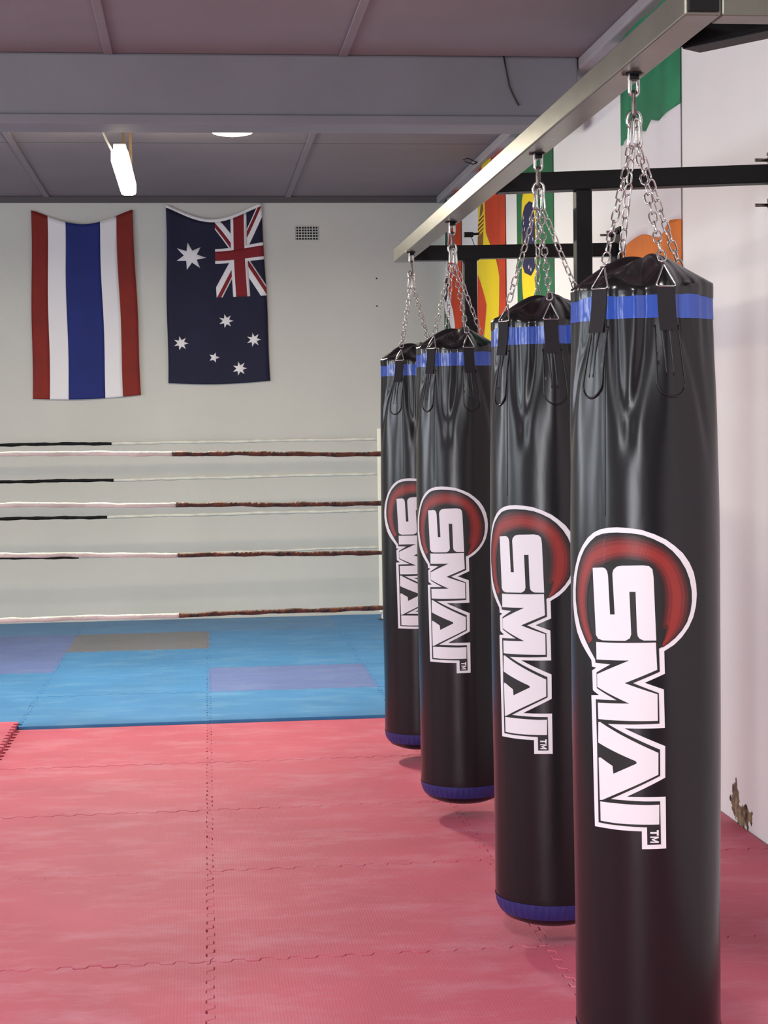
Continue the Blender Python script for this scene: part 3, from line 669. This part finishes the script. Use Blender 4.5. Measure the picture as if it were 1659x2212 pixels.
# ------------------------------------------------------------------ punching bags
H = 1.777            # top of the blue band above the bag's underside
TH_STRAP = [(2, 7), (-50, -60), (126, 132), (-172, -178)]     # strap angle at top, patch angle (degrees from -Y towards +X)
def prof(z):
    if z < 0.085:
        t = z/0.085
        return 0.105 + 0.064*math.sqrt(max(0, 1 - (1 - t)**2))
    r = 0.169 + 0.0035*smoothstep(0.3, 0.8, z)*(1 - smoothstep(1.2, 1.5, z))
    return r - 0.010*smoothstep(1.45, 1.79, z)
def adist(a, b):
    d = (a - b + 180) % 360 - 180
    return d
SEAM = -46
def surf_r(th, z):
    """bag radius at angle th (degrees) and height z, with the folds near the top and gathers at the base"""
    r = prof(z)
    w = smoothstep(1.30, 1.74, z)
    r += w*(0.0035*cos(radians(3*th + 20)) + 0.0030*sin(radians(7*th + 40 + 60*(z-1.5))) + 0.0022*sin(radians(13*th + 90*(z-1.4))))
    r += 0.0014*smoothstep(1.60, 1.75, z)*sin(radians(31*th + 400*(z-1.7)))
    for (a, p) in TH_STRAP:                       # pulled in folds fanning out from each strap
        c = p + (a - p)*smoothstep(1.55, 1.78, z)
        d = adist(th, c)
        spread = 14 + 70*max(0, 1.74 - z)
        for s in (-1, 1):
            r -= 0.0070*smoothstep(1.34, 1.62, z)*math.exp(-((d - s*spread)/5.0)**2)
        r += 0.0025*smoothstep(1.38, 1.66, z)*math.exp(-(d/9.0)**2)
    d = adist(th, SEAM)
    if z > 0.05: r += 0.0022*smoothstep(-1.2, 0.6, d)*(1 - smoothstep(4, 34, d)) * smoothstep(0.9, 1.5, z)
    return r
def bag_pt(th, z, lift=0.0):
    r = surf_r(th, z) + lift
    t = radians(th)
    return Vector((r*sin(t), -r*cos(t), z))
def sleeve(bm, z0, z1, nz, nth, lift=0.0, mat=0, gather=0.0, close=False):
    rings = []
    for k in range(nz + 1):
        z = z0 + (z1 - z0)*k/nz
        ring = []
        for i in range(nth):
            th = 360*i/nth
            g = gather*sin(radians(46*th))*sin(pi*k/nz) if gather else 0
            e = lift
            ring.append(bm.verts.new(bag_pt(th, z, e + g)))
        rings.append(ring)
    for A, B in zip(rings, rings[1:]):
        for i in range(nth):
            f = bm.faces.new((A[i], A[(i+1) % nth], B[(i+1) % nth], B[i])); f.smooth = True; f.material_index = mat
    return rings
def ribbon(bm, cpts, halfw, thick):
    """flat strip along centre points (pos, side, normal)"""
    prev = None
    for (p, s, n) in cpts:
        q = [bm.verts.new(p - s*halfw), bm.verts.new(p + s*halfw), bm.verts.new(p + s*halfw + n*thick), bm.verts.new(p - s*halfw + n*thick)]
        if prev:
            for i in range(4):
                f = bm.faces.new((prev[i], prev[(i+1) % 4], q[(i+1) % 4], q[i]))
        else: bm.faces.new(list(reversed(q)))
        prev = q
    bm.faces.new(prev)
LINK_H, LINK_W, WIRE = 0.0335, 0.0210, 0.0022
def link_bm(h=LINK_H, w=LINK_W, r=WIRE, seg=10):
    bm = bmesh.new()
    a = w/2 - r; b = h/2 - w/2
    pts = []
    for k in range(9): pts.append((a*cos(pi*k/8), 0, b + a*sin(pi*k/8)))
    for k in range(9): pts.append((-a*cos(pi*k/8), 0, -b - a*sin(pi*k/8)))
    tube(bm, pts, r, seg, closed=True)
    return bm
link_mesh = None
HUB = Vector((-0.018, 0.0, 2.135))       # where the four chains meet
def build_bag():
    global link_mesh
    root = empty('punching_bag', (0, 0, 0))
    # body
    bm = bmesh.new()
    rings = sleeve(bm, 0.0, H, 110, 144)
    c = bm.verts.new((0, 0, 0.002))
    for i in range(144): bm.faces.new((rings[0][(i+1) % 144], rings[0][i], c))
    mesh_obj('body', bm, M_vinyl, root, True)
    # overlapped vertical seam
    bm = bmesh.new()
    pts = [bag_pt(SEAM + 1.0, 1.28 + (1.76 - 1.28)*k/40, 0.0004) for k in range(41)]
    tube(bm, pts, [0.0006 + 0.0012*k/40 for k in range(41)], 6); mesh_obj('side_seam', bm, M_vinyl, root, True)
    # blue bands
    bm = bmesh.new(); sleeve(bm, H - 0.056, H + 0.001, 8, 144, 0.0012); o = mesh_obj('top_band', bm, M_blue_vinyl, root, True); o['label'] = 'shiny blue band at the top'
    bm = bmesh.new(); sleeve(bm, 0.030, 0.078, 8, 288, 0.0014, gather=0.0011); o = mesh_obj('bottom_band', bm, M_blue_base, root, True); o['label'] = 'dark blue gathered band at the bottom'
    # lid: raised lip, crumpled mound
    bm = bmesh.new()
    N = 96
    def lid_z(rho, th):
        lump = 0.012*sin(radians(2*th + 30))*rho*(1 - rho)*4 + 0.006*sin(radians(5*th))*rho*(1-rho)*4 + 0.004*sin(radians(9*th + 50))*rho
        d = 1 - rho
        for (a, p) in TH_STRAP: lump += 0.014*math.exp(-(adist(th, a)/16)**2)*math.exp(-((rho - 0.86)/0.16)**2)
        for (a, p) in TH_STRAP: lump -= 0.006*math.exp(-((abs(adist(th, a)) - 34)/14)**2)*math.exp(-((rho - 0.75)/0.2)**2)
        return 0.074*(1 - rho**1.9) + lump
    rings = []
    ear = lambda th: 0.012*math.exp(-(adist(th, 58)/24)**2) + 0.010*math.exp(-(adist(th, -92)/22)**2) + 0.008*math.exp(-(adist(th, 165)/30)**2)
    steps = [(-1, H - 0.004, 0.0020), (-1, H + 0.008, 0.0024), (-1, H + 0.017, 0.0014)]
    for _, z, lift in steps:
        rings.append([bm.verts.new(bag_pt(360*i/N, H, lift) + Vector((0, 0, z - H + 0.003*sin(radians(5*360*i/N)) + (ear(360*i/N) if z > H else -0.002*sin(radians(7*360*i/N)))))) for i in range(N)])
    for k in range(0, 15):
        rho = 0.985 - 0.985*k/15
        ring = []
        for i in range(N):
            th = 360*i/N
            b = bag_pt(th, H)
            ring.append(bm.verts.new((b.x*rho, b.y*rho, H + 0.018 + lid_z(rho, th) + ear(th)*rho**4)))
        rings.append(ring)
    for A, B in zip(rings, rings[1:]):
        for i in range(N):
            f = bm.faces.new((A[i], A[(i+1) % N], B[(i+1) % N], B[i]))
    top = bm.verts.new((0, 0, H + 0.018 + 0.074))
    for i in range(N): bm.faces.new((rings[-1][i], rings[-1][(i+1) % N], top))
    mesh_obj('lid', bm, M_gloss, root, True)
    # straps, patches, rings, chains
    for k, (ta, tp) in enumerate(TH_STRAP):
        tt = radians(ta)
        n = Vector((sin(tt), -cos(tt), 0)); s = Vector((cos(tt), sin(tt), 0))
        # stitched U shaped patch under the strap: raised pad with a piped edge
        def patch_uv(q):                  # q 0..1 around the U outline
            w0 = 0.034
            ztop, zbot = 1.705, 1.545
            if q < 0.4: return (-w0*(0.8 + 0.2*q/0.4), ztop + (zbot + w0 - ztop)*q/0.4)
            if q > 0.6: return (w0*(0.8 + 0.2*(1 - q)/0.4), ztop + (zbot + w0 - ztop)*(1 - q)/0.4)
            a = pi + pi*(q - 0.4)/0.2
            return (w0*cos(a), zbot + w0 + w0*sin(a))
        def pth(u, z): return tp + (ta - tp)*smoothstep(1.55, 1.78, z) + math.degrees(u/0.166)
        out = [patch_uv(i/48) for i in range(49)]
        bm = bmesh.new()
        def fm(u, z, lift): return bag_pt(pth(u, z), z, lift)
        sheet(bm, [(out, 0, 0.0016)], fm, 0.008, 0.02)
        tube(bm, [bag_pt(pth(u, z), z, 0.0016) for (u, z) in out], 0.0027, 8)
        for uu in (-0.012, 0.004):        # folds of the tucked webbing showing through
            tube(bm, [bag_pt(pth(uu, 1.70 - 0.009*i), 1.70 - 0.009*i, 0.0008) for i in range(13)], [0.005*(1 - 0.05*i) for i in range(13)], 8)
        mesh_obj('strap_patch', bm, M_vinyl, root, True)
        # webbing strap over the blue band up to the ring
        bm = bmesh.new()
        cp = []
        for i in range(12):
            z = 1.692 + (H + 0.012 - 1.692)*i/11
            th = tp + (ta - tp)*smoothstep(1.55, 1.78, z)
            t2 = radians(th)
            nn = Vector((sin(t2), -cos(t2), 0)); ss = Vector((cos(t2), sin(t2), 0))
            cp.append((bag_pt(th, min(z, H), 0.0042) + Vector((0, 0, max(0, z - H))), ss, nn))
        p_end = cp[-1][0]
        apex = p_end - n*0.018 + Vector((0, 0, 0.052))
        ribbon(bm, cp, 0.0205, 0.0026)
        mesh_obj('strap', bm, M_web, root)
        # triangle ring
        bm = bmesh.new()
        base_c = p_end + n*0.001 + Vector((0, 0, 0.001))
        A_ = base_c - s*0.0235; B_ = base_c + s*0.0235
        def rc(p, a, b, d=0.006): return [p + (a - p).normalized()*d, p + ((a - p).normalized() + (b - p).normalized())*d*0.28, p + (b - p).normalized()*d]
        tri = rc(A_, apex, B_) + [base_c] + rc(B_, A_, apex) + [(B_ + apex)/2] + rc(apex, B_, A_, 0.004) + [(A_ + apex)/2]
        tube(bm, tri, 0.0021, 10, closed=True); mesh_obj('strap_ring', bm, M_chain, root, True)
        # chain from the ring up to the hub
        d0 = HUB - apex
        top = HUB + Vector((d0.x, d0.y, 0)).normalized()*(-0.012)
        ch = empty('chain', (0, 0, 0)); ch.parent = root
        d = top - apex
        pitch = 0.0268
        nl = max(4, round((d.length - 0.02)/pitch))
        pitch = (d.length - 0.02)/nl
        dirv = d.normalized()
        side = dirv.cross(Vector((0, 1, 0))).normalized()
        fwd = side.cross(dirv).normalized()
        base_rot = Matrix((( side.x, fwd.x, dirv.x), (side.y, fwd.y, dirv.y), (side.z, fwd.z, dirv.z))).to_4x4()
        for i in range(nl):
            pos = apex + dirv*(0.012 + pitch*(i + 0.35))
            sag = 0.006*sin(pi*(i + 0.5)/nl)
            pos = pos + Vector((0, 0, -sag*0.6))
            if link_mesh is None:
                o = mesh_obj('link', link_bm(), M_chain, ch, True); link_mesh = o.data
            else:
                o = bpy.data.objects.new('link', link_mesh); COL.objects.link(o); o.parent = ch
            tw = (0.35 + 0.25*k) + (pi/2 if i % 2 else 0.0) + random.uniform(-0.2, 0.2)
            o.matrix_local = Matrix.Translation(pos) @ base_rot @ Matrix.Rotation(tw, 4, 'Z')
        # long top link of this chain
        bm = link_bm(0.068, 0.023, 0.0027)
        o = mesh_obj('long_link', bm, M_chain, ch, True)
        pos = top + Vector((0, 0, 0.020)) + Vector((d0.x, d0.y, 0)).normalized()*(-0.003)
        lean = Matrix.Rotation(0.18, 4, Vector((-d0.y, d0.x, 0)).normalized()) if k % 2 else Matrix.Rotation(0.10, 4, Vector((-d0.y, d0.x, 0)).normalized())
        o.matrix_local = Matrix.Translation(pos) @ lean @ Matrix.Rotation(0.5 + 0.8*k, 4, 'Z')
    # swivel shackle and the two heavy links above the hub
    bm = bmesh.new()
    tube(bm, [(HUB.x + 0.016*cos(2*pi*k/20), 0.0, HUB.z + 0.050 + 0.016*sin(2*pi*k/20)*1.3) for k in range(20)], 0.0042, 10, closed=True)
    mesh_obj('hanging_ring', bm, M_chain, root, True)
    zz = HUB.z + 0.062
    bm = link_bm(0.066, 0.027, 0.0048)
    o = mesh_obj('heavy_link', bm, M_dark_metal, root, True); o.matrix_local = Matrix.Translation((HUB.x, 0, zz + 0.024)) @ Matrix.Rotation(1.25, 4, 'Z')
    bm = link_bm(0.072, 0.030, 0.0048)
    o = mesh_obj('heavy_link', bm, M_chain, root, True); o.matrix_local = Matrix.Translation((HUB.x, 0, zz + 0.075)) @ Matrix.Rotation(0.2, 4, 'Z')
    bm = bmesh.new(); cyl(bm, (HUB.x - 0.024, 0, zz + 0.098), (HUB.x + 0.024, 0, zz + 0.098), 0.005, 12); cyl(bm, (HUB.x - 0.027, 0, zz + 0.098), (HUB.x - 0.019, 0, zz + 0.098), 0.009, 6)
    mesh_obj('shackle_pin', bm, M_dark_metal, root)
    # printed logo
    bm = bmesh.new()
    Rr = 0.1725
    def lm(u, z, lift): return bag_pt(math.degrees(u/Rr), z, lift)
    lay = [(LOGO['white'], 0, 0.0007), (LOGO['black'], 1, 0.0012)]
    ro_, ri_ = LOGO['ro'], LOGO['ri']
    nb = len(ro_); m_ = len(ri_)
    def samp(poly, t):
        x = t*(len(poly) - 1); i = min(int(x), len(poly) - 2); f_ = x - i
        return (poly[i][0]*(1-f_) + poly[i+1][0]*f_, poly[i][1]*(1-f_) + poly[i+1][1]*f_)
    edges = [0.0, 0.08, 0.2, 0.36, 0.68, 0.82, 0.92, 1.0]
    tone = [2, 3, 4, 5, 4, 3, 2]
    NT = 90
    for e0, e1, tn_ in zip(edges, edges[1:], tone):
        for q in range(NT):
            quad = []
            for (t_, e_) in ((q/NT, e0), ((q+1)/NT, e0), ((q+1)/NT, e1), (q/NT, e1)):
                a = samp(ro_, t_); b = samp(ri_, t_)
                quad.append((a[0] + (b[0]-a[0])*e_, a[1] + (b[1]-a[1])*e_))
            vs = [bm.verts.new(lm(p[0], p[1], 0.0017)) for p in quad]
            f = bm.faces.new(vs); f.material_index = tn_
    lay += [(l, 0, 0.0021) for l in LOGO['letters']]
    sheet(bm, lay, lm, 0.010, 0.05)
    bmesh.ops.recalc_face_normals(bm, faces=bm.faces[:])
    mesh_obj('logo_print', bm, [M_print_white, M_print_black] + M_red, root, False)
    return root

def copy_tree(o, parent=None):
    c = o.copy(); COL.objects.link(c)
    if parent is not None: c.parent = parent
    for ch in list(o.children): copy_tree(ch, c)
    return c

bag0 = build_bag()
BAGS = [(1.034, 3.900, 0.0, 'nearest and largest black punching bag, cut off by the bottom edge of the picture'),
        (1.040, 5.040, -8.9, 'second nearest black punching bag, partly covered by the nearest bag on its right'),
        (1.033, 6.720, 2.7, 'third black punching bag from the front, its whole white logo in view'),
        (1.0155, 7.880, 15.2, 'farthest black punching bag at the left end, half hidden behind another bag')]
for k, (x, y, a, lab) in enumerate(BAGS):
    o = bag0 if k == 0 else copy_tree(bag0)
    o.location = (x, y, 0.065); o.rotation_euler = (0, 0, radians(a))
    tag(o, lab, 'punching bag', 'black punching bags hanging from the rail')
    hx = x - 0.018*cos(radians(a)); hy = y - 0.018*sin(radians(a))
    bm = bmesh.new()
    ztop = RZ0; zlow = HUB.z + 0.065 + 0.062 + 0.105
    cyl(bm, (hx, hy, zlow), (hx, hy, ztop + 0.001), 0.0065, 12)
    cyl(bm, (hx, hy, ztop - 0.016), (hx, hy, ztop - 0.004), 0.014, 6); cyl(bm, (hx, hy, ztop - 0.004), (hx, hy, ztop + 0.0005), 0.019, 20)
    tube(bm, [(hx, hy + 0.012*cos(2*pi*q/16), zlow - 0.006 + 0.012*sin(2*pi*q/16)) for q in range(16)], 0.0045, 8, closed=True)
    rpart('eye_bolt', bm, M_black_paint)

# ------------------------------------------------------------------ lights
def area(name, loc, rot, sx_, sy_, power, col):
    d = bpy.data.lights.new(name, 'AREA'); d.shape = 'RECTANGLE'; d.size = sx_; d.size_y = sy_; d.energy = power; d.color = col
    o = bpy.data.objects.new(name, d); COL.objects.link(o); o.location = loc; o.rotation_euler = rot
    return o
W_LAMP = (1.0, 0.90, 0.72)
# strip lamps: the light each diffuser throws down; all but the first are added fill
area('strip_lamp_light', (-0.392, 10.23, 3.012), (0, 0, 0), 0.09, 1.22, 125, W_LAMP)
area('strip_lamp_light_viewer', (-0.388, 1.10, 3.24), (0, 0, 0), 0.09, 1.45, 90, (0.93, 0.95, 1.0))
area('strip_lamp_light_left', (-3.4, 5.75, 3.24), (0, 0, 0), 0.09, 1.45, 30, (0.93, 0.95, 1.0))
# fill daylight through the added windows of the left wall and the added doorway behind the viewer
for w in WIN:
    area('window_daylight', (XL - 0.05, (w[0]+w[1])/2, (WZ0+WZ1)/2), (0, radians(-90), 0), WZ1-WZ0-0.1, w[1]-w[0]-0.1, 85, (0.86, 0.92, 1.0))
area('doorway_daylight', (-3.0, YF - 0.1, 1.06), (radians(90), 0, 0), 0.95, 2.0, 220, (0.95, 0.95, 1.0))

w = bpy.data.worlds.new('World'); SC.world = w; w.use_nodes = True
w.node_tree.nodes['Background'].inputs['Color'].default_value = (0.75, 0.85, 1.0, 1)
w.node_tree.nodes['Background'].inputs['Strength'].default_value = 0.6

# ------------------------------------------------------------------ camera
cam_d = bpy.data.cameras.new('camera'); cam = bpy.data.objects.new('camera', cam_d); COL.objects.link(cam)
R_ = Vector((0.993985, -0.108556, -0.014481)); U_ = Vector((0.019708, 0.047233, 0.998689)); F_ = Vector((0.107729, 0.992968, -0.049088))
B_ = -F_
cam.matrix_world = Matrix(((R_.x, U_.x, B_.x, 0), (R_.y, U_.y, B_.y, 0), (R_.z, U_.z, B_.z, 1.55), (0, 0, 0, 1)))
cam_d.sensor_fit = 'HORIZONTAL'; cam_d.sensor_width = 36.0; cam_d.lens = 36.0*3700/1659
cam_d.clip_start = 0.05; cam_d.clip_end = 100
SC.camera = cam
SC.view_settings.view_transform = 'Standard'
SC.view_settings.look = 'None'
SC.view_settings.gamma = 1.0
SC.view_settings.use_curve_mapping = False
SC.view_settings.exposure = 0.2
